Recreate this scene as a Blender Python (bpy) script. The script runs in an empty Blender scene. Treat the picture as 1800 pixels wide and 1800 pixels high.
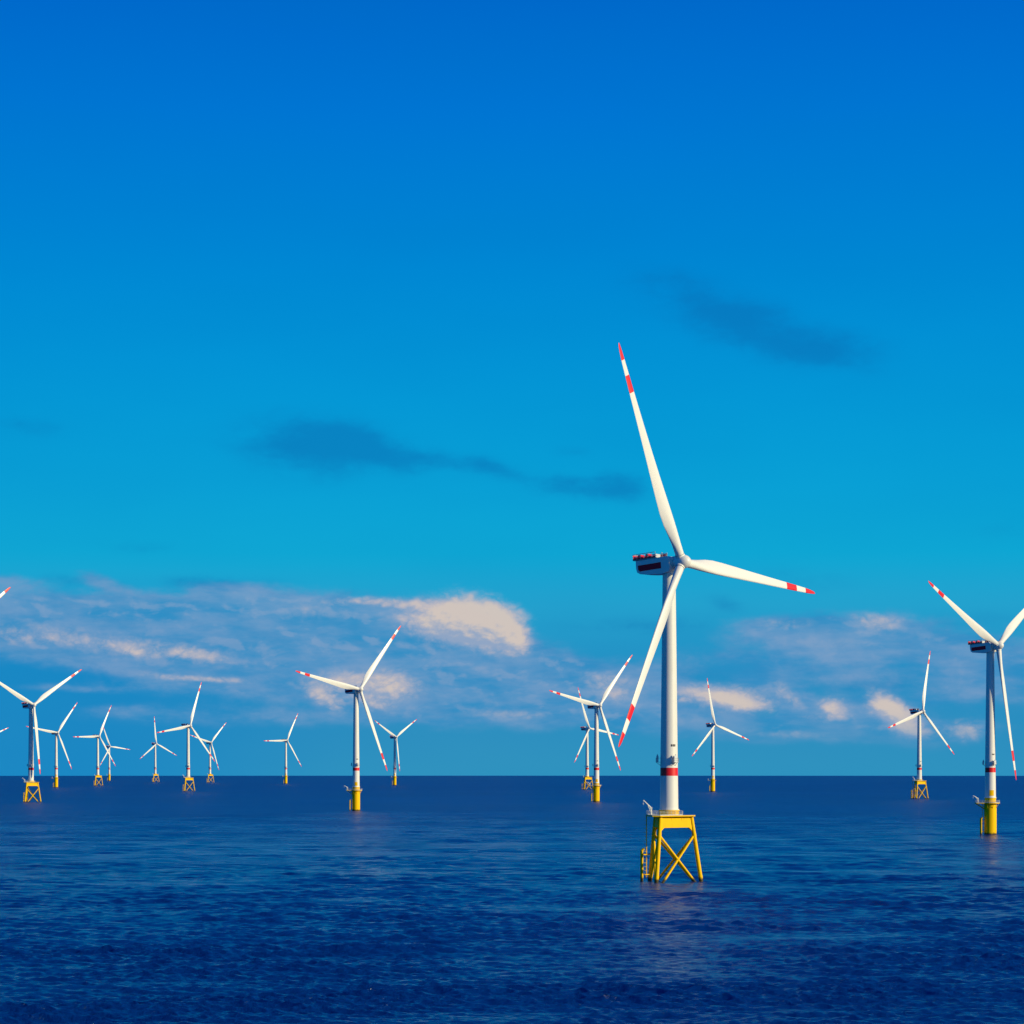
import bpy, bmesh, math, random
import numpy as np
from mathutils import Vector, Matrix, Euler
random.seed(7)
R = math.radians

# ------------------------------------------------------------------ scene, camera, sky, sun
scene = bpy.context.scene
COL = scene.collection
FPX = 4800.0            # focal length in pixels of the 1800 px photograph
EYE = 1348.06           # eye level, in the same pixels
H = 32.8                # camera height above the sea
RE = 6.371e6            # earth radius: the sea curves away
cam = bpy.data.cameras.new('camera')
cam.sensor_width = 36.0
cam.lens = 36.0 * FPX / 1800.0
cam.shift_y = (EYE - 900.0) / 1800.0
cam.clip_start = 1.0
cam.clip_end = 120000.0
co = bpy.data.objects.new('camera', cam)
COL.objects.link(co)
co.location = (0, 0, H)
co.rotation_euler = (R(90), 0, 0)
scene.camera = co

SUN_AZ = 66.0           # degrees from straight behind the camera towards its right
SUN_EL = 20.0
sd = Vector((math.sin(R(SUN_AZ)) * math.cos(R(SUN_EL)), -math.cos(R(SUN_AZ)) * math.cos(R(SUN_EL)), math.sin(R(SUN_EL))))
sun = bpy.data.lights.new('sun', 'SUN')
sun.energy = 4.5
sun.color = (1.0, 0.88, 0.56)
sun.angle = R(0.5)
so = bpy.data.objects.new('sun', sun)
COL.objects.link(so)
so.rotation_euler = sd.to_track_quat('Z', 'Y').to_euler()
so.location = (0, 0, 500)

scene.view_settings.view_transform = 'Standard'
scene.view_settings.look = 'None'
scene.view_settings.exposure = 0.0
scene.view_settings.gamma = 1.0


def lin(r, g, b):
    f = lambda c: (c / 255) / 12.92 if c / 255 <= 0.04045 else ((c / 255 + 0.055) / 1.055) ** 2.4
    return (f(r), f(g), f(b), 1.0)


world = bpy.data.worlds.new('World')
scene.world = world
world.use_nodes = True


class NT:
    """small helper for writing node trees"""
    def __init__(self, tree):
        self.t = tree; self.n = tree.nodes; self.l = tree.links

    def put(self, sock, v):
        if v is None: return
        if isinstance(v, bpy.types.NodeSocket): self.l.new(v, sock)
        else: sock.default_value = v

    def m(self, op, a, b=None, c=None, clamp=False):
        n = self.n.new('ShaderNodeMath'); n.operation = op; n.use_clamp = clamp
        self.put(n.inputs[0], a); self.put(n.inputs[1], b); self.put(n.inputs[2], c)
        return n.outputs[0]

    def vm(self, op, a, b=None, c=None):
        n = self.n.new('ShaderNodeVectorMath'); n.operation = op
        self.put(n.inputs[0], a); self.put(n.inputs[1], b); self.put(n.inputs[2], c)
        return n.outputs['Value'] if op in ('LENGTH', 'DOT_PRODUCT', 'DISTANCE') else n.outputs[0]

    def xyz(self, x, y, z=0.0):
        n = self.n.new('ShaderNodeCombineXYZ')
        self.put(n.inputs[0], x); self.put(n.inputs[1], y); self.put(n.inputs[2], z)
        return n.outputs[0]

    def sep(self, v):
        n = self.n.new('ShaderNodeSeparateXYZ'); self.put(n.inputs[0], v)
        return n.outputs

    def noise(self, v, scale, detail=4, rough=0.5, dist=0.0, color=False, lac=2.0):
        n = self.n.new('ShaderNodeTexNoise')
        self.put(n.inputs['Vector'], v); self.put(n.inputs['Scale'], scale)
        n.inputs['Detail'].default_value = detail; n.inputs['Roughness'].default_value = rough
        n.inputs['Distortion'].default_value = dist; n.inputs['Lacunarity'].default_value = lac
        return n.outputs['Color' if color else 'Fac']

    def mix(self, f, a, b, mode='MIX'):
        n = self.n.new('ShaderNodeMix'); n.data_type = 'RGBA'; n.blend_type = mode; n.clamp_factor = True
        self.put(n.inputs[0], f); self.put(n.inputs[6], a); self.put(n.inputs[7], b)
        return n.outputs[2]

    def ramp(self, f, stops, interp='LINEAR'):
        n = self.n.new('ShaderNodeValToRGB'); self.put(n.inputs[0], f)
        e = n.color_ramp.elements; n.color_ramp.interpolation = interp
        while len(e) < len(stops): e.new(0.5)
        for i, (p, c) in enumerate(stops): e[i].position = p; e[i].color = c
        return n.outputs[0]

    def smooth(self, v, lo, hi):
        n = self.n.new('ShaderNodeMapRange'); n.interpolation_type = 'SMOOTHSTEP'
        self.put(n.inputs[0], v); self.put(n.inputs[1], lo); self.put(n.inputs[2], hi)
        n.inputs[3].default_value = 0; n.inputs[4].default_value = 1
        return n.outputs[0]


def sky_pt(px, py):
    """a direction, as (azimuth, tangent of elevation) in units of 1/100 rad, of a spot seen in the photograph"""
    x = (px - 900.0) / FPX; v = (EYE - py) / FPX
    return math.atan(x) * 100, v / math.sqrt(1 + x * x) * 100


US = 100.0 / FPX        # one photo pixel in those units


def blob_group(name, blobs, warp, soft_noise, seed, puff=0.0):
    """node group: position on the sky -> density of a set of cloud masses"""
    g = bpy.data.node_groups.new(name, 'ShaderNodeTree')
    g.interface.new_socket('P', in_out='INPUT', socket_type='NodeSocketVector')
    g.interface.new_socket('D', in_out='OUTPUT', socket_type='NodeSocketFloat')
    k = NT(g)
    gi = g.nodes.new('NodeGroupInput'); go = g.nodes.new('NodeGroupOutput')
    p = gi.outputs[0]
    acc = None
    if warp:
        q = k.vm('ADD', p, (seed, seed * .7, 0.0))
        w1 = k.noise(k.vm('MULTIPLY', q, (.6, 1.2, 1.0)), .9, 3, .55, color=True)
        w = k.vm('MULTIPLY', k.vm('SUBTRACT', w1, (.5, .5, .5)), (warp * 2.4, warp * 1.1, 0.0))
        p2 = k.vm('ADD', p, w)
    else:
        p2 = p
    for (px, py, rx, ry, tilt, wt) in blobs:
        cx, cy = sky_pt(px, py)
        d = k.vm('SUBTRACT', p2, (cx, cy, 0))
        a = R(tilt); ca, sa = math.cos(a), math.sin(a)
        u = k.vm('DOT_PRODUCT', d, (ca / (rx * US), sa / (rx * US), 0))
        v = k.vm('DOT_PRODUCT', d, (-sa / (ry * US), ca / (ry * US), 0))
        r2 = k.m('ADD', k.m('MULTIPLY', u, u), k.m('MULTIPLY', v, v))
        e = k.m('MULTIPLY', k.m('EXPONENT', k.m('MULTIPLY', r2, -1.0)), wt)
        acc = e if acc is None else k.m('ADD', acc, e)
    ps = k.vm('ADD', p, (seed * 2, 3.0, 0.0))
    n1 = k.m('SUBTRACT', k.noise(k.vm('MULTIPLY', ps, (.5, 1.1, 1.0)), .85, 5, .55, .1), .5)
    n2 = k.m('SUBTRACT', k.m('ABSOLUTE', k.m('MULTIPLY', k.m('SUBTRACT', k.noise(k.vm('MULTIPLY', ps, (.8, 1.15, 1.0)), 1.9, 5, .55, .15), .5), 2.0)), .16)
    nn = k.m('ADD', k.m('MULTIPLY', n1, soft_noise), k.m('MULTIPLY', n2, puff))
    # noise only bites where there is some cloud
    out = k.m('ADD', acc, k.m('MULTIPLY', nn, k.m('MINIMUM', k.m('MULTIPLY', acc, 2.0), 1.0)))
    k.l.new(out, go.inputs[0])
    return g


# cloud masses: photo x, y, half width, half height, tilt, weight
BANK = [(60, 1070, 180, 22, 0, .95), (230, 1066, 170, 22, -2, .95), (400, 1070, 160, 28, -2, 1.05), (560, 1076, 150, 32, -2, 1.1), (690, 1086, 110, 34, 0, 1.1),
        (800, 1104, 90, 36, -10, 1.1), (890, 1140, 70, 26, -30, .9), (60, 1124, 130, 34, 0, .95), (190, 1142, 120, 32, -4, .95), (345, 1156, 90, 22, -9, .9), (420, 1124, 200, 34, 0, .8),
        (640, 1124, 220, 34, 0, .85), (500, 1168, 220, 30, 0, .75), (760, 1162, 240, 34, -4, .8), (330, 1192, 110, 12, -6, .8), (150, 1208, 120, 9, 0, .55), (470, 1208, 200, 22, 0, .7),
        (640, 1214, 130, 34, 0, .95), (730, 1246, 150, 20, 0, .65), (880, 1206, 190, 44, -8, .85), (890, 1262, 170, 20, 0, .8), (985, 1176, 100, 30, -14, .7), (1070, 1206, 100, 36, -8, .85),
        (1060, 1252, 120, 20, 0, .6), (1240, 1224, 120, 34, -4, .9), (1390, 1232, 70, 24, -32, .85), (1466, 1252, 60, 22, -20, .8), (1570, 1268, 80, 34, -30, .9), (1694, 1292, 56, 24, 0, .7),
        (1510, 1286, 190, 18, 0, .8), (1375, 1104, 100, 20, 0, .8), (1500, 1106, 130, 32, 0, .85), (1440, 1160, 220, 40, 0, .8), (1640, 1136, 190, 36, 0, .7), (1210, 1268, 200, 18, 0, .75),
        (1360, 1292, 170, 15, 0, .85), (280, 1250, 120, 16, 0, .5), (500, 1264, 320, 20, 0, .45), (1760, 1196, 130, 38, 0, .6), (1660, 1220, 120, 24, 0, .5), (20, 1022, 70, 16, 0, .6),
        (180, 1024, 50, 14, -20, .6), (400, 1032, 70, 12, 0, .6), (-140, 1110, 160, 50, 0, 1.0), (2000, 1180, 160, 60, 0, .8)]
# the lumps that catch the sun
LUMP = [(820, 1102, 95, 42, -10, .6), (770, 1078, 60, 24, 0, .5), (640, 1210, 110, 30, 0, .3), (1290, 1232, 90, 26, -4, .3), (1570, 1262, 70, 30, -30, .35),
        (800, 1090, 44, 34, 0, 1.0), (838, 1090, 47, 36, -8, 1.25), (870, 1106, 42, 35, -14, 1.25), (900, 1124, 29, 22, -25, 1.1), (760, 1100, 52, 27, 0, 0.7),
        (700, 1062, 60, 9, -4, 0.5), (620, 1057, 78, 8, 0, 0.4), (560, 1076, 78, 16, 0, 0.35), (345, 1152, 73, 15, -9, 1.0), (236, 1146, 44, 14, -16, 0.75),
        (160, 1128, 91, 20, -4, 0.5), (30, 1112, 78, 24, 0, 0.5), (300, 1190, 78, 7, -6, 0.45), (390, 1196, 65, 7, -3, 0.5), (612, 1196, 57, 18, 0, 0.75),
        (566, 1226, 39, 18, -28, 0.95), (690, 1206, 49, 23, 0, 0.85), (650, 1232, 52, 11, -20, 0.5), (900, 1256, 91, 11, 0, 0.4), (1065, 1196, 52, 20, 0, 0.55),
        (1090, 1226, 39, 16, 0, 0.5), (1272, 1226, 55, 20, -4, 1.0), (1308, 1240, 44, 12, -6, 0.8), (1206, 1216, 44, 16, 0, 0.45), (1384, 1222, 34, 15, -38, 0.55),
        (1466, 1244, 25, 19, -20, 1.1), (1440, 1262, 52, 8, 0, 0.4), (1556, 1242, 31, 18, -35, 0.95), (1586, 1264, 42, 22, -32, 0.95), (1610, 1288, 47, 11, 0, 0.55),
        (1696, 1286, 29, 19, 0, 1.05), (1545, 1096, 47, 20, -5, 0.65), (1390, 1098, 52, 11, 0, 0.45), (1400, 1292, 78, 8, 0, 0.4), (1470, 1136, 52, 14, 0, 0.3)]
WISP = [(580, 785, 150, 52, -6, .3), (1190, 520, 120, 46, -25, .3), (1340, 575, 190, 54, -18, .28), (900, 832, 200, 20, -10, .22),
        (545, 775, 113, 49, -8, 0.7), (640, 785, 92, 24, -18, 0.7), (560, 800, 159, 41, 0, 0.35), (760, 812, 79, 16, -10, 0.45), (860, 820, 53, 14, -20, 0.4),
        (1000, 858, 118, 19, -8, 0.5), (1060, 858, 90, 16, -4, .4), (1098, 850, 47, 19, -5, 0.75), (1002, 795, 39, 10, -12, 0.4), (1265, 545, 118, 37, -28, 0.5), (1380, 592, 145, 38, -14, 0.75),
        (1480, 615, 79, 26, 0, 0.4), (45, 748, 74, 24, 0, 0.45), (240, 962, 79, 14, 0, 0.35), (1270, 1060, 34, 12, -14, 0.6), (1410, 1016, 92, 17, -5, 0.4),
        (1090, 1100, 118, 13, 0, 0.5), (1190, 1095, 79, 23, 0, 0.4), (610, 1040, 33, 8, 0, 0.5), (390, 1030, 99, 17, 0, 0.9), (190, 1030, 53, 17, -14, 0.5),
        (110, 1022, 53, 14, 0, 0.5), (1780, 935, 79, 26, 0, 0.3), (1380, 1128, 106, 17, 0, 0.4), (1540, 1200, 79, 16, 0, 0.5), (1180, 1190, 118, 14, 0, 0.4),
        (1700, 1090, 106, 17, 0, 0.3)]
g_bank = blob_group('cloud_bank', BANK, .35, 1.5, 11.0, .35)
g_lump = blob_group('cloud_lumps', LUMP, .22, 1.1, 23.0, 1.0)
g_wisp = blob_group('cloud_wisps', WISP, .5, 1.5, 47.0, .3)

w = NT(world.node_tree)
for n in list(w.n): w.n.remove(n)
out = w.n.new('ShaderNodeOutputWorld'); bg = w.n.new('ShaderNodeBackground')
w.l.new(bg.outputs[0], out.inputs[0])
bg.inputs['Strength'].default_value = 1.0
tc = w.n.new('ShaderNodeTexCoord')
D = w.vm('NORMALIZE', tc.outputs['Generated'])
dx, dy, dz = w.sep(D)
hyp = w.m('SQRT', w.m('ADD', w.m('MULTIPLY', dx, dx), w.m('MULTIPLY', dy, dy)))
az = w.m('ARCTAN2', dx, dy)
te = w.m('DIVIDE', dz, w.m('MAXIMUM', hyp, 1e-4))
P = w.xyz(w.m('MULTIPLY', az, 100.0), w.m('MULTIPLY', te, 100.0), 0.0)
sky = w.n.new('ShaderNodeTexSky')
sky.sky_type = 'NISHITA'; sky.sun_disc = False
sky.sun_elevation = R(SUN_EL)
sky.sun_rotation = math.atan2(sd.x, sd.y)
sky.air_density = 1.0; sky.dust_density = 0.3; sky.ozone_density = 3.0
hs = w.n.new('ShaderNodeHueSaturation'); hs.inputs['Saturation'].default_value = 1.7
w.l.new(sky.outputs[0], hs.inputs['Color'])
nish = w.vm('MULTIPLY', hs.outputs[0], (.1, .1, .1))


def evp(py): return (EYE - py) / FPX


# the deep polarised blue of this sky by height above the horizon
f_el = w.m('MULTIPLY', te, 1.0, clamp=True)
grad = w.ramp(f_el, [(0.0, lin(40, 146, 192)), (evp(1290), lin(36, 142, 192)), (evp(1180), lin(26, 142, 196)), (evp(1060), lin(28, 162, 207)), (evp(980), lin(0, 166, 212)),
                     (evp(860), lin(0, 160, 214)), (evp(650), lin(0, 148, 214)), (evp(420), lin(0, 131, 211)), (evp(200), lin(0, 117, 211)), (evp(0), lin(0, 104, 203)),
                     (.45, lin(14, 84, 180)), (.95, lin(26, 64, 150))])
# the air is deeper blue low down on the left, greyer on the right
lowf = w.m('SUBTRACT', 1.0, w.smooth(te, evp(1150), evp(1000)))
lf = w.m('SUBTRACT', 1.0, w.smooth(w.m('MULTIPLY', az, 100.0), sky_pt(100, 0)[0], sky_pt(760, 0)[0]))
grad = w.mix(w.m('MULTIPLY', w.m('MULTIPLY', lowf, lf), .9), grad, lin(0, 134, 197))
base = w.mix(.02, grad, nish)
# faint broad unevenness
bn = w.noise(w.vm('MULTIPLY', P, (.12, .4, 1.0)), .6, 3, .5)
base = w.mix(w.m('MULTIPLY', w.m('SUBTRACT', bn, .42, clamp=True), .35), base, lin(0, 118, 190))


def grp(g, p):
    n = w.n.new('ShaderNodeGroup'); n.node_tree = g; w.put(n.inputs[0], p); return n.outputs[0]


wd = grp(g_wisp, P)
wa = w.m('MULTIPLY', w.smooth(wd, -.02, 1.3), .55)
c1 = w.mix(wa, base, lin(10, 108, 178))
bd = grp(g_bank, P)
ld = grp(g_lump, P)
ld2 = grp(g_lump, w.vm('ADD', P, (6 * US, 8 * US, 0.0)))
low = w.smooth(te, evp(1350), evp(1240))
layer = w.smooth(w.noise(w.vm('MULTIPLY', P, (.36, 1.25, 1.0)), .8, 7, .56), .32, .68)
body = w.mix(layer, lin(50, 141, 196), lin(116, 156, 198))
# soft relief inside the grey bank, lit from the upper right
pr = w.vm('MULTIPLY', P, (.7, 1.3, 1.0))
r1 = w.noise(pr, .9, 4, .5, .2)
r2 = w.noise(w.vm('ADD', pr, (.13, .2, 0.0)), .9, 4, .5, .2)
body = w.mix(w.m('MULTIPLY', w.smooth(w.m('SUBTRACT', r1, r2), .0, .13), w.m('MULTIPLY', w.smooth(bd, .5, 1.3), .42)), body, lin(150, 168, 198))
body = w.mix(w.m('MULTIPLY', w.smooth(w.m('SUBTRACT', r2, r1), .0, .13), .2), body, lin(52, 134, 190))
ba = w.m('MULTIPLY', w.smooth(bd, .12, .85), .86)
c2 = w.mix(w.m('MULTIPLY', ba, low), c1, body)
rel = w.m('SUBTRACT', ld, ld2)
la = w.smooth(ld, .08, 1.15)
lc = w.mix(w.smooth(w.m('ADD', rel, w.m('MULTIPLY', w.m('SUBTRACT', r1, r2), 1.4)), -.75, .3), lin(146, 166, 196), w.mix(w.smooth(ld, .7, 1.5), lin(190, 184, 192), lin(214, 199, 188)))
c2 = w.mix(w.m('MULTIPLY', w.m('MULTIPLY', la, .92), low), c2, lc)
w.l.new(c2, bg.inputs['Color'])
try:
    world.cycles.sampling_method = 'MANUAL'; world.cycles.sample_map_resolution = 512
except Exception:
    pass


# ------------------------------------------------------------------ materials
def mat(name, col, rough=.45, dirt=.0, dirtcol=(.25, .2, .15, 1), scale=.4, metal=0.0, stain=None, spec=.5):
    m = bpy.data.materials.new(name); m.use_nodes = True
    k = NT(m.node_tree); b = k.n['Principled BSDF']
    t = k.n.new('ShaderNodeTexCoord').outputs['Object']
    n1 = k.noise(k.vm('MULTIPLY', t, (1.0, 1.0, .25)), scale, 6, .6)
    c = k.mix(k.m('MULTIPLY', k.smooth(n1, .42, .78), dirt), col, dirtcol)
    if stain:                       # splash zone: weed and rust on the steel just above the water
        z = k.sep(t)[2]
        zz = k.m('ADD', z, k.m('MULTIPLY', k.m('SUBTRACT', k.noise(t, 1.1, 5), .5), 1.4))
        c = k.mix(k.m('SUBTRACT', 1.0, k.smooth(zz, .5, stain)), c, (.07, .055, .02, 1))
    k.l.new(c, b.inputs['Base Color'])
    b.inputs['Roughness'].default_value = rough; b.inputs['Metallic'].default_value = metal
    b.inputs['Specular IOR Level'].default_value = spec
    return m


WHITE = mat('white_paint', (.80, .77, .68, 1), .42, .36, (.62, .58, .46, 1), .22)
BLADE = mat('blade_gelcoat', (.82, .80, .72, 1), .35, .12, (.64, .6, .5, 1), .15)
RED = mat('red_paint', (.78, .004, .006, 1), .45, .1, (.4, .03, .03, 1), .6)
BAND = mat('bright_red_band', (.95, .012, .03, 1), .6, .1, (.5, .02, .03, 1), .6, spec=.15)
YELLOW = mat('yellow_paint', (.97, .56, .0, 1), .55, .16, (.72, .33, .0, 1), .55, stain=1.5, spec=.1)
YDECK = mat('yellow_steel', (.97, .55, .0, 1), .55, .18, (.65, .3, .0, 1), .8, spec=.1)
GREY = mat('grey_steel', (.32, .33, .33, 1), .5, .3, (.15, .12, .1, 1), 1.0)
GALV = mat('galvanised_steel', (.62, .62, .6, 1), .4, .3, (.4, .38, .34, 1), 1.2, metal=.2)
DARK = mat('dark_rubber', (.03, .03, .035, 1), .7)


def water():
    m = bpy.data.materials.new('sea_water'); m.use_nodes = True
    k = NT(m.node_tree); b = k.n['Principled BSDF']
    pos = k.n.new('ShaderNodeNewGeometry').outputs['Position']
    big = k.noise(k.vm('MULTIPLY', pos, (.004, .0025, 0.0)), 1.0, 3, .5)
    c = k.mix(k.smooth(big, .35, .65), (.0, .028, .17, 1), (.0, .036, .20, 1))
    k.l.new(c, b.inputs['Base Color'])
    b.inputs['IOR'].default_value = 1.333
    b.inputs['Specular IOR Level'].default_value = .42
    # unresolved ripples far out act as roughness
    dist = k.vm('LENGTH', k.vm('MULTIPLY', pos, (1, 1, 0)))
    # and cat's paws of wind roughen it in patches
    paw = k.m('ADD', k.noise(k.vm('MULTIPLY', pos, (.006, .010, 0.0)), 1.0, 6, .65), k.noise(k.vm('MULTIPLY', pos, (.05, .12, 0.0)), 1.0, 3, .6))
    dw = k.m('ADD', dist, k.m('MULTIPLY', k.m('SUBTRACT', paw, 1.0), 2400))
    k.l.new(k.m('ADD', k.m('ADD', .13, k.m('MULTIPLY', k.smooth(dw, 350, 2100), .20)), k.m('MULTIPLY', k.smooth(dist, 1500, 5000), .05)), b.inputs['Roughness'])
    h1 = k.noise(k.vm('MULTIPLY', pos, (1.1, 1.5, 0.0)), 1.0, 6, .66, .3)
    h2 = k.noise(k.vm('MULTIPLY', pos, (.25, .36, 0.0)), 1.0, 4, .55, .2)
    h3 = k.noise(k.vm('MULTIPLY', pos, (.035, .085, 0.0)), 1.0, 4, .6, .2)
    hh = k.m('ADD', k.m('ADD', k.m('MULTIPLY', h1, .6), k.m('MULTIPLY', h2, .9)), k.m('MULTIPLY', h3, 1.3))
    bp = k.n.new('ShaderNodeBump'); bp.inputs['Strength'].default_value = 1.0; bp.inputs['Distance'].default_value = .65
    k.l.new(hh, bp.inputs['Height']); k.l.new(bp.outputs[0], b.inputs['Normal'])
    return m


WATER = water()


# ------------------------------------------------------------------ the sea: one curved sheet with real waves
def build_sea():
    k2 = FPX / 1800 * 1024 * H
    NF = 1020
    inner = np.geomspace(3, 318, 26)
    yp = np.arange(k2 / 322.0, k2 / 3600.0, -.2)
    mid = k2 / yp
    outer = np.geomspace(mid[-1] * 1.012, 45000, 90)
    rr = np.concatenate([inner, mid, outer])
    fine = np.linspace(-14.5, 14.5, NF)
    coarse = np.linspace(14.5, 345.5, 112)[1:-1]
    aa = np.radians(np.concatenate([fine, coarse]))
    dr = np.gradient(rr)
    Rg, A = np.meshgrid(rr, aa, indexing='ij')
    X = Rg * np.sin(A); Y = Rg * np.cos(A)
    rng = np.random.default_rng(5)
    Z = np.zeros_like(X); DX = np.zeros_like(X); DY = np.zeros_like(X)
    af = np.clip((14.3 - np.abs((np.degrees(A) + 180) % 360 - 180)) / 1.5, 0, 1)
    act = (rr > 322) & (rr < 3600)
    i0, i1 = np.where(act)[0][[0, -1]]
    i1 += 1
    xs, ys = X[i0:i1, :NF], Y[i0:i1, :NF]
    rows = dr[i0:i1, None]
    lams = np.concatenate([np.geomspace(1.0, 7.0, 60), np.geomspace(7, 48, 34), np.geomspace(50, 130, 12)])
    z = np.zeros_like(xs); hx = np.zeros_like(xs); hy = np.zeros_like(xs)
    for L in lams:
        th = rng.normal(R(255), .5) if L < 7 else rng.normal(R(258), .42)
        kx, ky = math.cos(th) * 2 * math.pi / L, math.sin(th) * 2 * math.pi / L
        amp = .0105 * L * (1.0 if L < 2.8 else (2.8 / L) ** .7) if L < 7 else .034 * (L / 12) ** .4 * rng.uniform(.6, 1.4)
        fade = np.clip((L / rows - 1.8) / 2.5, 0, 1)
        ph = xs * kx + ys * ky + rng.uniform(0, 6.28)
        s, c = np.sin(ph), np.cos(ph)
        z += amp * fade * c
        hx -= amp * fade * math.cos(th) * s * .8; hy -= amp * fade * math.sin(th) * s * .8
    # gusts: patches of rougher and smoother water
    gust = np.zeros_like(xs)
    for j in range(14):
        L = rng.uniform(35, 160); th = rng.uniform(0, 6.28)
        gust += np.sin(xs * math.cos(th) * 6.28 / L + ys * math.sin(th) * 6.28 / L + rng.uniform(0, 6.28))
    gust = 1 + .12 * gust
    f = af[i0:i1, :NF] * np.clip(gust, .45, 1.6)
    Z[i0:i1, :NF] = z * f
    X[i0:i1, :NF] += hx * f; Y[i0:i1, :NF] += hy * f
    Z -= Rg ** 2 / (2 * RE)
    nr, na = Rg.shape
    co = np.stack([X, Y, Z], -1).reshape(-1, 3)
    co = np.vstack([co, [[0, 0, 0]]])
    I, J = np.meshgrid(np.arange(nr - 1), np.arange(na), indexing='ij')
    J2 = (J + 1) % na
    q = np.stack([I * na + J, I * na + J2, (I + 1) * na + J2, (I + 1) * na + J], -1).reshape(-1, 4)
    t = np.stack([np.full(na, nr * na), (np.arange(na) + 1) % na, np.arange(na)], -1)
    q = q[:, ::-1]
    me = bpy.data.meshes.new('sea')
    me.vertices.add(len(co)); me.vertices.foreach_set('co', co.astype(np.float32).ravel())
    nl = len(q) * 4 + len(t) * 3
    me.loops.add(nl)
    me.loops.foreach_set('vertex_index', np.concatenate([q.ravel(), t.ravel()]).astype(np.int32))
    me.polygons.add(len(q) + len(t))
    st = np.concatenate([np.arange(len(q)) * 4, len(q) * 4 + np.arange(len(t)) * 3])
    me.polygons.foreach_set('loop_start', st.astype(np.int32))
    me.update(calc_edges=True); me.validate()
    me.polygons.foreach_set('use_smooth', np.ones(len(me.polygons), dtype=bool))
    me.materials.append(WATER)
    o = bpy.data.objects.new('sea', me); COL.objects.link(o)
    o['kind'] = 'structure'
    o['label'] = 'deep blue open sea ruffled by small waves'
    return o


build_sea()

# ------------------------------------------------------------------ mesh helpers
class MB:
    def __init__(self): self.bm = bmesh.new(); self.mi = 0

    def _f(self, vs, mi=None):
        f = self.bm.faces.new(vs); f.material_index = self.mi if mi is None else mi; f.smooth = True; return f

    def tube(self, a, b, r, r2=None, n=12, cap=True, mi=None):
        a, b = Vector(a), Vector(b); r2 = r if r2 is None else r2
        q = (b - a).to_track_quat('Z', 'Y')
        ra = [self.bm.verts.new(a + q @ Vector((math.cos(t) * r, math.sin(t) * r, 0))) for t in [2 * math.pi * i / n for i in range(n)]]
        rb = [self.bm.verts.new(b + q @ Vector((math.cos(t) * r2, math.sin(t) * r2, 0))) for t in [2 * math.pi * i / n for i in range(n)]]
        for i in range(n): self._f([ra[i], ra[(i + 1) % n], rb[(i + 1) % n], rb[i]], mi)
        if cap:
            self._f(ra[::-1], mi).smooth = False; self._f(rb, mi).smooth = False
        return self

    def lathe(self, prof, n=40, mis=None, axis='Z'):
        """prof: (radius, height); mis: material of each band"""
        rings = []
        for (r, z) in prof:
            ring = []
            for i in range(n):
                t = 2 * math.pi * i / n
                p = (math.cos(t) * r, math.sin(t) * r, z) if axis == 'Z' else (math.cos(t) * r, -z, math.sin(t) * r)
                ring.append(self.bm.verts.new(p))
            rings.append(ring)
        for j in range(len(rings) - 1):
            for i in range(n):
                self._f([rings[j][i], rings[j][(i + 1) % n], rings[j + 1][(i + 1) % n], rings[j + 1][i]], mis[j] if mis else None)
        self._f(rings[0][::-1], mis[0] if mis else None).smooth = False
        self._f(rings[-1], mis[-1] if mis else None).smooth = False
        return self

    def box(self, c, s, rot=None, mi=None):
        c = Vector(c); M = rot if rot else Matrix.Identity(3)
        vs = [self.bm.verts.new(c + M @ Vector((x * s[0] / 2, y * s[1] / 2, z * s[2] / 2))) for x in (-1, 1) for y in (-1, 1) for z in (-1, 1)]
        for idx in ((0, 1, 3, 2), (4, 6, 7, 5), (0, 4, 5, 1), (2, 3, 7, 6), (0, 2, 6, 4), (1, 5, 7, 3)):
            self._f([vs[i] for i in idx], mi).smooth = False
        return self

    def prism(self, pts, z0, z1, mi=None):
        a = [self.bm.verts.new((x, y, z0)) for x, y in pts]; b = [self.bm.verts.new((x, y, z1)) for x, y in pts]
        n = len(pts)
        for i in range(n): self._f([a[i], a[(i + 1) % n], b[(i + 1) % n], b[i]], mi).smooth = False
        self._f(a[::-1], mi).smooth = False; self._f(b, mi).smooth = False
        return self

    def mesh(self, name, mats, bevel=0.0):
        if bevel:
            es = [e for e in self.bm.edges if e.is_manifold and e.calc_face_angle(0) > .6]
            bmesh.ops.bevel(self.bm, geom=es, offset=bevel, segments=3, profile=.5, affect='EDGES')
        bmesh.ops.recalc_face_normals(self.bm, faces=self.bm.faces)
        me = bpy.data.meshes.new(name); self.bm.to_mesh(me); self.bm.free()
        for m in (mats if isinstance(mats, (list, tuple)) else [mats]): me.materials.append(m)
        me.set_sharp_from_angle(angle=R(32))
        return me


def part(name, me, parent, loc=(0, 0, 0), M=None):
    o = bpy.data.objects.new(name, me); COL.objects.link(o); o.parent = parent
    o.location = loc
    if M is not None: o.rotation_euler = M.to_euler()
    return o


def frame(d):
    """3x3 matrix whose x axis is the horizontal direction d (for placing boxes)"""
    d = Vector(d); d.z = 0; d.normalize()
    return Matrix((d, Vector((-d.y, d.x, 0)), Vector((0, 0, 1)))).transposed()


# ------------------------------------------------------------------ dimensions shared by all turbines
HUBH = 91.06; RR = 65.4; OV = 4.5; TILT = R(4); CONE = math.sin(R(2))


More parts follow.
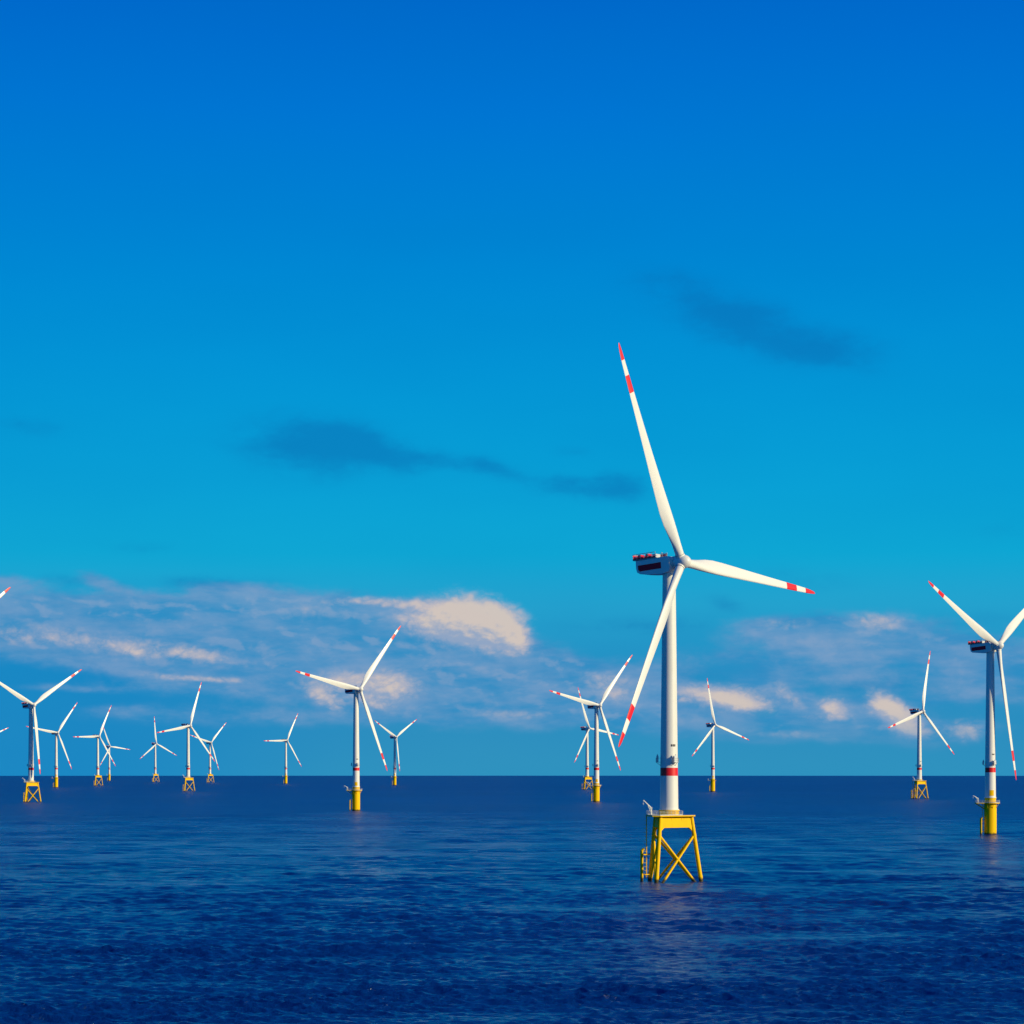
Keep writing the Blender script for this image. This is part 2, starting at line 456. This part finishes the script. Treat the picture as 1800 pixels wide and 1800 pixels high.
def tower_mesh(z0):
    ztop = HUBH - 3.0
    rad = lambda z: 2.68 - (z - 18.0) / (ztop - 18.0) * .83
    zs = [z0, z0 + .35, z0 + .36, 30.3, 32.6, 46, 62, 78, ztop - .6, ztop]
    mis = [0, 0, 0, 1, 0, 0, 0, 0, 0]
    prof = [(rad(z), z) for z in zs]
    prof[0] = (rad(z0) + .22, z0); prof[1] = (rad(z0) + .22, z0 + .35)
    m = MB(); m.lathe(prof, 56, mis)
    # flange seams
    for z in (46.0, 68.0):
        m.lathe([(rad(z) + .012, z - .09), (rad(z) + .012, z + .09)], 56, [0])
    return m.mesh('tower', [WHITE, RED])


def marking_mesh():
    m = MB()
    for i, a in enumerate((14, 26, 38)):
        for da in (-2.2, 2.2):
            t = R(a + da); r = 2.47
            m.box((math.sin(t) * r, -math.cos(t) * r, 39.0), (.16, .06, .62), Matrix.Rotation(t, 3, 'Z'))
    return m.mesh('marking', DARK)


def bracket_mesh():
    """small service balcony with a lantern box, on the -Y side at the origin's radius"""
    m = MB()
    m.box((0, -.65, 0), (1.9, 1.3, .12))
    for x in (-.9, .9):
        m.tube((x, -1.25, 0), (x, -1.25, 1.15), .05, n=6)
        m.tube((x, 0, 1.15), (x, -1.25, 1.15), .045, n=6)
        m.tube((x * .6, .1, -1.0), (x * .6, -1.1, -.05), .07, n=6)
    for z in (.6, 1.15): m.tube((-.9, -1.25, z), (.9, -1.25, z), .045, n=6)
    m.box((.1, -.85, .95), (1.05, .62, 1.75), mi=1)
    m.tube((.1, -.85, 1.8), (.1, -.85, 2.25), .16, n=10, mi=1)
    return m.mesh('lantern_balcony', [GREY, GALV])


def blade_mesh():
    tab = [(1.3, 2.5, 1.0, 17, .5), (3.0, 2.5, 1.0, 17, .5), (5.5, 2.75, .82, 17, .46), (8.5, 3.35, .58, 16, .41), (12, 4.05, .40, 14.5, .36), (15.5, 4.3, .31, 12.5, .34),
           (20, 4.1, .27, 10.5, .33), (26, 3.65, .24, 8.5, .32), (33, 3.15, .22, 6.5, .32), (41, 2.65, .20, 4.5, .32), (48, 2.25, .19, 3, .32), (51, 2.08, .18, 2.4, .32),
           (51.001, 2.08, .18, 2.4, .32), (56, 1.8, .18, 1.6, .32), (56.001, 1.8, .18, 1.6, .32), (60.5, 1.5, .17, 1, .32), (60.501, 1.5, .17, 1, .32), (63.2, 1.15, .16, .6, .32),
           (64.7, .75, .16, .4, .32), (65.25, .42, .16, .2, .34), (65.4, .12, .2, 0, .5)]
    m = MB(); n = 28; rings = []
    for (r, c, th, tw, ax) in tab:
        ring = []
        a = R(tw); pre = -CONE * r * (.55 + .45 * r / RR)
        for i in range(n):
            t = 2 * math.pi * i / n
            xc = (1 + math.cos(t)) / 2                # 1 at leading edge
            # thickness distribution: circle at root, airfoil further out
            circ = math.sin(t) * .5
            s = 1 - xc
            af = 5 * (.2969 * math.sqrt(max(s, 0)) - .126 * s - .3516 * s * s + .2843 * s ** 3 - .1015 * s ** 4) * .5 * 2
            af = math.copysign(af * .5 * 2, math.sin(t)) * .5 * 2
            k = min(1, max(0, (1 - th) / .55))
            yy = (circ * (1 - k) * th + af * k * th)
            lx = (xc - (1 - ax)) * c; ly = yy * c
            X = lx * math.cos(a) + ly * math.sin(a); Y = -lx * math.sin(a) + ly * math.cos(a)
            ring.append(m.bm.verts.new((X, Y + pre, r)))
        rings.append(ring)
    for j in range(len(rings) - 1):
        r0 = tab[j][0]
        mi = 1 if (51.0005 < r0 < 55.9 or r0 > 60.5005) else 0
        for i in range(n): m._f([rings[j][i], rings[j][(i + 1) % n], rings[j + 1][(i + 1) % n], rings[j + 1][i]], mi)
    m._f(rings[-1], 1)
    me = m.mesh('blade', [BLADE, RED])
    return me


def hub_mesh():
    m = MB()
    prof = [(1.55, -2.0), (1.95, -1.6), (2.05, -.6), (2.05, .3), (1.9, 1.2), (1.55, 1.95), (1.05, 2.5), (.5, 2.8), (.06, 2.88)]
    m.lathe(prof, 40, axis='Y')
    for k in range(3):
        q = Matrix.Rotation(R(120 * k), 3, 'Y')
        m.tube(q @ Vector((0, 0, .9)), q @ Vector((0, 0, 2.12)), 1.42, n=28)
        m.tube(q @ Vector((0, 0, 2.12)), q @ Vector((0, 0, 2.26)), 1.34, n=28, mi=1)
    return m.mesh('hub', [BLADE, GREY])


def nacelle_mesh():
    m = MB()
    prof = [(-1.6, -2.55), (1.0, -2.95), (6, -2.55), (8.5, -2.2), (9.5, -1.6), (9.8, -.5), (9.8, 1.7), (-1.2, 1.9), (-2.0, 1.1), (-2.0, -1.8)]
    W = 2.75
    a = [m.bm.verts.new((-W, y, z)) for y, z in prof]; b = [m.bm.verts.new((W, y, z)) for y, z in prof]
    n = len(prof)
    for i in range(n): m._f([a[i], a[(i + 1) % n], b[(i + 1) % n], b[i]], 0)
    m._f(a[::-1], 0); m._f(b, 0)
    es = [e for e in m.bm.edges if e.calc_face_angle(0) > 1.2]
    bmesh.ops.bevel(m.bm, geom=es, offset=.32, segments=3, profile=.5, affect='EDGES')
    m.tube((0, -2.55, 0), (0, -1.5, 0), 1.9, n=36)
    m.tube((0, 0, -3.4), (0, 0, -2.5), 1.95, n=36)
    for f in m.bm.faces: f.smooth = False
    me = m.mesh('nacelle', [WHITE])
    return me


def stripe_mesh():
    m = MB()
    for s in (-1, 1):
        x = s * 2.765
        vs = [(x, .9, -1.35), (x, 8.5, -1.45), (x, 9.05, -.95), (x, 9.1, .3), (x, .9, .45)]
        a = [m.bm.verts.new(v) for v in vs]; b = [m.bm.verts.new((v[0] - s * .03, v[1], v[2])) for v in vs]
        for i in range(5): m._f([a[i], a[(i + 1) % 5], b[(i + 1) % 5], b[i]]).smooth = False
        m._f(a).smooth = False; m._f(b[::-1]).smooth = False
    return m.mesh('side_stripe', BAND)


def hoist_mesh():
    """winch platform on the back of the nacelle roof, fenced with red panels"""
    m = MB()
    m.box((0, 6.6, 1.92), (5.9, 8.2, .16), mi=1)
    y0, y1, x = 2.6, 10.6, 2.9
    pts = [(-x, y0), (-x, y1), (x, y1), (x, y0)]
    for i in range(3):
        a, b = Vector((*pts[i], 0)), Vector((*pts[i + 1], 0)); L = (b - a).length; n = max(2, round(L / 1.4)); d = (b - a) / n
        F = frame(b - a)
        for j in range(n + 1):
            p = a + d * j
            m.tube((p.x, p.y, 2.0), (p.x, p.y, 3.55), .07, n=6, mi=1)
        for j in range(n):
            p = a + d * (j + .5)
            if i == 0: m.box((p.x, p.y, 2.22), (d.length * .94, .06, .42), F, mi=0)
            else: m.box((p.x, p.y, 2.72), (d.length * .94, .06, 1.3), F, mi=0)
        m.tube((a.x, a.y, 3.55), (b.x, b.y, 3.55), .09, n=6, mi=2)
        m.tube((a.x, a.y, 2.8), (b.x, b.y, 2.8), .06, n=6, mi=2)
    m.box((-1.2, 8.9, 2.75), (1.8, 1.2, 1.3), mi=0)
    m.box((1.0, 7.7, 2.65), (2.2, 1.4, 1.2), mi=2)
    m.box((-1.4, 6.0, 2.7), (1.8, 1.0, 1.35), mi=0)
    m.box((-.6, 3.9, 2.6), (2.6, 1.0, 1.1), mi=2)
    m.tube((-1.0, 1.6, 1.7), (-1.0, 1.6, 3.3), .09, n=8, mi=1)
    m.tube((1.0, 1.6, 1.7), (1.0, 1.6, 3.0), .09, n=8, mi=1)
    m.tube((-1.35, 1.6, 3.3), (-.65, 1.6, 3.3), .07, n=6, mi=1)
    return m.mesh('hoist_platform', [RED, GREY, GALV])


# --- jacket foundation (three legs)
ZD = 19.0
JA = [94, -26, -146]                 # azimuths of the legs, from the viewer's side towards the right


def jp(i, z, extra=0.0):
    r = 9.25 + (6.35 - 9.25) * z / ZD + extra; a = R(JA[i % 3])
    return Vector((math.sin(a) * r, -math.cos(a) * r, z))


def leg_mesh(i):
    m = MB(); m.tube(jp(i, -6), jp(i, ZD - .02), .58, n=20)
    for z in (13.3, 1.2): m.tube(jp(i, z - .5), jp(i, z + .5), .63, n=20)
    return m.mesh('leg', YELLOW)


def brace_mesh(i, j, flip):
    m = MB(); a = jp(i, 13.4); b = jp(j, -3.0)
    off = (jp(i, 8) + jp(j, 8)) / 2; off.z = 0; off.normalize()
    m.tube(a, b, .36, n=14)
    return m.mesh('brace', YELLOW)


def tp_mesh():
    m = MB()
    for i in range(3):
        a, b = jp(i, ZD), jp(i + 1, ZD); a0, b0 = jp(i, ZD - 3.5), jp(i + 1, ZD - 3.5)
        nrm = ((a + b) / 2); nrm.z = 0; nrm.normalize()
        d = (b - a).normalized()
        outer = [a - Vector((0, 0, .1)), b - Vector((0, 0, .1)), b0, b0 - Vector((0, 0, 1.0)) - d * .35, b0 - d * 1.5, a0 + d * 1.5, a0 - Vector((0, 0, 1.0)) + d * .35, a0]
        vo = [m.bm.verts.new(p + nrm * .2) for p in outer]; vi = [m.bm.verts.new(p - nrm * .35) for p in outer]
        n = len(outer)
        for t in range(n): m._f([vo[t], vo[(t + 1) % n], vi[(t + 1) % n], vi[t]]).smooth = False
        m._f(vo).smooth = False; m._f(vi[::-1]).smooth = False
        # stiffeners
        for t in (.33, .66):
            p = a.lerp(b, t); m.box((p.x + nrm.x * .26, p.y + nrm.y * .26, ZD - 1.85), (.09, .14, 3.0), frame(d))
    m.tube((0, 0, ZD - 3.2), (0, 0, ZD + 1.3), 2.92, n=44)
    m.tube((0, 0, ZD + 1.3), (0, 0, ZD + 1.5), 3.1, n=44)
    return m.mesh('transition_piece', YDECK)


def rail_mesh(path, z, closed=True, h=1.15):
    m = MB(); n = len(path); cnt = n if closed else n - 1
    for i in range(cnt):
        a = Vector((*path[i], z)); b = Vector((*path[(i + 1) % n], z)); L = (b - a).length
        if L < .1: continue
        k = max(1, round(L / 1.5))
        for j in range(k):
            p = a.lerp(b, j / k); m.tube(p, p + Vector((0, 0, h)), .045, n=6)
        for hh in (.4, .78, h): m.tube(a + Vector((0, 0, hh)), b + Vector((0, 0, hh)), .04, n=6)
        mid = (a + b) / 2
        m.box((mid.x, mid.y, z + .09), (L, .03, .18), frame(b - a))
    return m.mesh('railing', GALV)


JDECK = [(jp(0, ZD, 1.0).x, jp(0, ZD, 1.0).y), (jp(1, ZD, 1.1).x, jp(1, ZD, 1.1).y), (-6.4, -4.6), (-6.4, 5.6), (jp(2, ZD, 1.0).x, jp(2, ZD, 1.0).y)]
JDECK = [(7.5, -.6), (7.5, 1.3), (-3.0, 7.4), (-6.3, 6.2), (-6.3, -3.6), (-5.2, -7.2), (-2.9, -7.4)][::-1]


def crane_mesh(x, y, z, a):
    m = MB(); d = Vector((math.sin(a), -math.cos(a), 0))
    m.tube((x, y, z), (x, y, z + 1.9), .26, n=12)
    m.box((x, y, z + 2.0), (.8, .7, .6), frame(d))
    return m.mesh('crane', WHITE)


def boom_mesh(x, y, z, a, up):
    m = MB(); d = Vector((math.sin(a), -math.cos(a), 0))
    o = Vector((x, y, z + 2.1)); tip = o + d * 2.6 + Vector((0, 0, up))
    m.tube(o, tip, .2, .12, n=8)
    m.tube(Vector((x, y, z + .9)) + d * .2, o.lerp(tip, .45), .1, n=8)
    m.tube(tip, tip - Vector((0, 0, 1.0)), .035, n=6)
    m.box(tip - Vector((0, 0, 1.1)), (.22, .22, .3))
    return m.mesh('boom', WHITE)


def landing_mesh(x, y, hgt, leg, nrm):
    """two fender tubes held off the foundation by short arms"""
    m = MB(); nrm = Vector(nrm).normalized(); s = Vector((-nrm.y, nrm.x, 0))
    c = Vector((x, y, 0))
    for k in (-1.1, 1.1):
        p = c + s * k
        m.tube(p + Vector((0, 0, -3)), p + Vector((0, 0, hgt)), .33, n=12)
        m.tube(p + Vector((0, 0, hgt)), p + Vector((0, 0, hgt + .5)) - nrm * .6, .3, n=12)
        for z in (1.8, hgt - 1.2):
            m.tube(p + Vector((0, 0, z)), Vector((leg[0], leg[1], z)) + s * k * .5, .13, n=8)
    for z in (2.8, hgt - 2.4): m.tube(c - s * 1.1 + Vector((0, 0, z)), c + s * 1.1 + Vector((0, 0, z)), .14, n=8)
    return m.mesh('boat_landing', YELLOW)


def ladder_mesh(x, y, z0, z1, nrm, lean=0.0):
    m = MB(); nrm = Vector(nrm).normalized(); s = Vector((-nrm.y, nrm.x, 0))
    top = Vector((x, y, z1)) - nrm * lean; bot = Vector((x, y, z0))
    for k in (-.3, .3): m.tube(bot + s * k, top + s * k, .07, n=6)
    n = int((z1 - z0) / .45)
    for i in range(n):
        p = bot.lerp(top, (i + .5) / n); m.tube(p - s * .3, p + s * .3, .03, n=5)
    for i in range(int((z1 - z0) / 1.1)):
        p = bot.lerp(top, (i * 1.1 + 2.2) / (z1 - z0)) if (i * 1.1 + 2.2) < z1 - z0 else top
        m.tube(p + s * .38, p + s * .38 + nrm * .7, .04, n=5); m.tube(p - s * .38, p - s * .38 + nrm * .7, .04, n=5)
        m.tube(p - s * .38 + nrm * .7, p + s * .38 + nrm * .7, .04, n=5)
    return m.mesh('ladder', YELLOW)


# --- monopile foundation
MZ = 15.6


def pile_mesh():
    m = MB(); m.lathe([(2.98, -6), (2.98, 14.9), (3.12, 14.9), (3.12, 15.35), (2.75, 15.36), (2.72, 17.7), (2.86, 17.7), (2.86, 18.0)], 48)
    return m.mesh('monopile', YELLOW)


def circ_deck():
    pts = []
    for i in range(26):
        a = R(-128 + i * 256 / 25); pts.append((math.cos(a) * 4.55, math.sin(a) * 4.55))
    return pts + [(-7.2, 3.0), (-7.2, -3.0)]


def deck_mesh(path, z, t=.32):
    m = MB(); m.prism(path, z, z + .06, mi=0)
    for i in range(len(path)):
        a, b = path[i], path[(i + 1) % len(path)]
        mid = ((a[0] + b[0]) / 2 * .985, (a[1] + b[1]) / 2 * .985, z - t / 2 - .003)
        d = Vector((b[0] - a[0], b[1] - a[1], 0))
        m.box(mid, (d.length, .14, t), frame(d), mi=1)
    return m.mesh('deck', [GREY, YDECK])


def strut_meshes():
    out = []
    for i in range(8):
        a = R(i * 45 + 12); r = 4.2; m = MB()
        m.tube((math.cos(a) * 2.9, math.sin(a) * 2.9, MZ - 2.6), (math.cos(a) * r, math.sin(a) * r, MZ - .4), .12, n=8)
        out.append(m.mesh('deck_strut', YDECK))
    for y in (-2.4, 2.4):
        m = MB(); m.tube((-2.4, y * .7, MZ - 3.2), (-6.8, y, MZ - .4), .15, n=8)
        out.append(m.mesh('deck_strut', YDECK))
    return out


def sign_mesh():
    m = MB(); a = R(4)
    for k in range(7):
        t = a + R(-20 + k * 40 / 6.); r = 2.76
        m.box((math.sin(t) * r, -math.cos(t) * r, 20.4), (.36, .05, 2.7), Matrix.Rotation(t, 3, 'Z'))
    return m.mesh('sign_plate', YDECK)


ME = {}
ME['tower_j'] = tower_mesh(ZD + 1.5); ME['tower_m'] = tower_mesh(18.0)
ME['marking'] = marking_mesh(); ME['bracket'] = bracket_mesh(); ME['blade'] = blade_mesh(); ME['hub'] = hub_mesh()
ME['nacelle'] = nacelle_mesh(); ME['stripe'] = stripe_mesh(); ME['hoist'] = hoist_mesh()
ME['leg'] = [leg_mesh(i) for i in range(3)]
ME['brace'] = [brace_mesh(i, j, 0) for (i, j) in ((0, 1), (1, 0), (1, 2), (2, 1), (2, 0), (0, 2))]
ME['tp'] = tp_mesh(); ME['jdeck'] = deck_mesh(JDECK, ZD + .02); ME['jrail'] = rail_mesh([(max(-6.2, min(3.9, x)), max(-6.6, min(6.6, y))) for x, y in JDECK], ZD + .08)
ME['jcrane'] = crane_mesh(-5.3, -2.4, ZD + .08, 0); ME['jboom'] = boom_mesh(-5.3, -2.4, ZD + .08, R(-60), 2.2)
ME['jland'] = landing_mesh(-7.6, 4.6, 8.8, (-4.9, 7.2), (-1, -.05, 0))
ME['jladder'] = ladder_mesh(-6.2, 5.4, .8, ZD, (-1, -.2, 0), -.0)
ME['pile'] = pile_mesh()
CD = circ_deck()
ME['mdeck'] = deck_mesh(CD, MZ); ME['mrail'] = rail_mesh(CD, MZ + .06); ME['strut'] = strut_meshes()
ME['mcrane'] = crane_mesh(-6.3, -1.8, MZ + .06, 0); ME['mboom'] = boom_mesh(-6.3, -1.8, MZ + .06, R(-70), 1.4)
ME['mland'] = landing_mesh(-4.6, -.4, 8.0, (-2.7, -.3), (-1, 0, 0))
ME['mladder'] = ladder_mesh(-3.7, -.4, .8, MZ, (-1, 0, 0))
ME['sign'] = sign_mesh()


def turbine(kind, X, Dd, phase, yaw, label, detail=2):
    z0 = -(X * X + Dd * Dd) / (2 * RE)
    root = bpy.data.objects.new('wind_turbine', None); COL.objects.link(root)
    root.location = (X, Dd, z0)
    root['label'] = label; root['category'] = 'wind turbine'; root['group'] = 'wind turbines standing in the sea'
    if kind == 'jacket':
        for me in ME['leg']: part('leg', me, root)
        for me in ME['brace']: part('brace', me, root)
        part('transition_piece', ME['tp'], root)
        if detail:
            dk = part('deck', ME['jdeck'], root)
            cr = part('crane', ME['jcrane'], root)
            bl = part('boat_landing', ME['jland'], root)
            if detail > 1:
                part('railing', ME['jrail'], dk); part('boom', ME['jboom'], cr); part('ladder', ME['jladder'], bl)
        tw = part('tower', ME['tower_j'], root)
    else:
        part('monopile', ME['pile'], root)
        if detail:
            dk = part('deck', ME['mdeck'], root)
            cr = part('crane', ME['mcrane'], root)
            bl = part('boat_landing', ME['mland'], root)
            part('sign_plate', ME['sign'], root)
            if detail > 1:
                part('railing', ME['mrail'], dk); part('boom', ME['mboom'], cr); part('ladder', ME['mladder'], bl)
                for me in ME['strut']: part('deck_strut', me, dk)
        tw = part('tower', ME['tower_m'], root)
    if detail:
        for a in (-92, 28, 148):
            M = Matrix.Rotation(R(a), 3, 'Z'); p = M @ Vector((0, -2.5, 34.2))
            part('lantern_balcony', ME['bracket'], tw, p, M)
        if detail > 1: part('marking', ME['marking'], tw)
    B = Matrix.Rotation(R(yaw), 3, 'Z') @ Matrix.Rotation(-TILT, 3, 'X')
    na = part('nacelle', ME['nacelle'], root, (0, 0, HUBH), B)
    if detail:
        part('side_stripe', ME['stripe'], na); part('hoist_platform', ME['hoist'], na)
    hb = part('hub', ME['hub'], root, Vector((0, 0, HUBH)) + B @ Vector((0, -OV, 0)), B @ Matrix.Rotation(R(phase), 3, 'Y'))
    for k in range(3):
        part('blade', ME['blade'], hb, (0, 0, 0), Matrix.Rotation(R(120 * k), 3, 'Y'))
    return root


TURB = [
    ('jacket', 45.0, 782.2, 95.35, 50.6, 2, 'largest and nearest turbine, on a yellow braced jacket, its blades crossing half the sky'),
    ('monopile', 231.0, 1318.8, 55.5, 46.7, 2, 'second largest turbine, on a thick yellow monopile, shaded tower, at the right edge'),
    ('monopile', -117.3, 2054.4, 40.8, 44.5, 2, 'tall turbine on a yellow monopile, left of the middle below the bright cloud'),
    ('monopile', 79.8, 2581.4, 41.5, 40.0, 2, 'monopile turbine just left of the biggest one, overlapping a smaller jacket turbine behind it'),
    ('jacket', 111.7, 4060.9, 98.7, 47.7, 1, 'small jacket turbine partly hidden behind the monopile turbine left of the biggest tower'),
    ('monopile', 274.9, 3738.2, 108.6, 40.0, 1, 'small monopile turbine just right of the biggest tower'),
    ('jacket', 424.5, 2846.0, 14.0, 44.0, 2, 'jacket turbine left of the right edge one, with one blade pointing almost straight up'),
    ('jacket', -451.0, 2560.0, 58.0, 45.4, 2, 'biggest turbine at the left edge, yellow jacket, two blades raised in a wide V'),
    ('monopile', -758.6, 4544.6, 38.9, 45.0, 1, 'monopile turbine directly right of the biggest one at the left edge'),
    ('jacket', -762.6, 5026.9, 28.5, 50.0, 1, 'small jacket turbine with a level left blade, overlapping a still smaller monopile turbine'),
    ('monopile', -1077.5, 7306.1, 97.4, 45.7, 1, 'smallest and farthest turbine, on a monopile, its blade crossing the one to its left'),
    ('jacket', -849.5, 6502.9, 116.0, 46.3, 1, 'tiny jacket turbine with one blade straight up, left of the taller jacket turbine'),
    ('jacket', -450.4, 3797.2, 20.8, 49.4, 2, 'taller jacket turbine between two tiny jacket turbines on the left'),
    ('jacket', -687.4, 6214.3, 45.0, 46.3, 1, 'tiny jacket turbine just right of the taller jacket turbine, blades touching its blade'),
    ('monopile', -475.6, 5743.1, 28.7, 44.4, 1, 'small monopile turbine alone on the horizon, midway left, with a level left blade'),
    ('monopile', -221.9, 5168.0, 58.2, 47.3, 1, 'small monopile turbine just right of the tall monopile one, blades in a V'),
    ('jacket', -316.0, 1480.0, 51.0, 46.0, 0, 'turbine outside the left edge, only a red and white blade tip showing high up'),
    ('monopile', -1085.0, 5600.0, 67.6, 46.0, 0, 'distant turbine outside the left edge, only a pale blade tip showing near the horizon'),
]
for (kind, X, Dd, ph, yw, det, lab) in TURB:
    turbine(kind, X, Dd, ph, yw, lab, det)
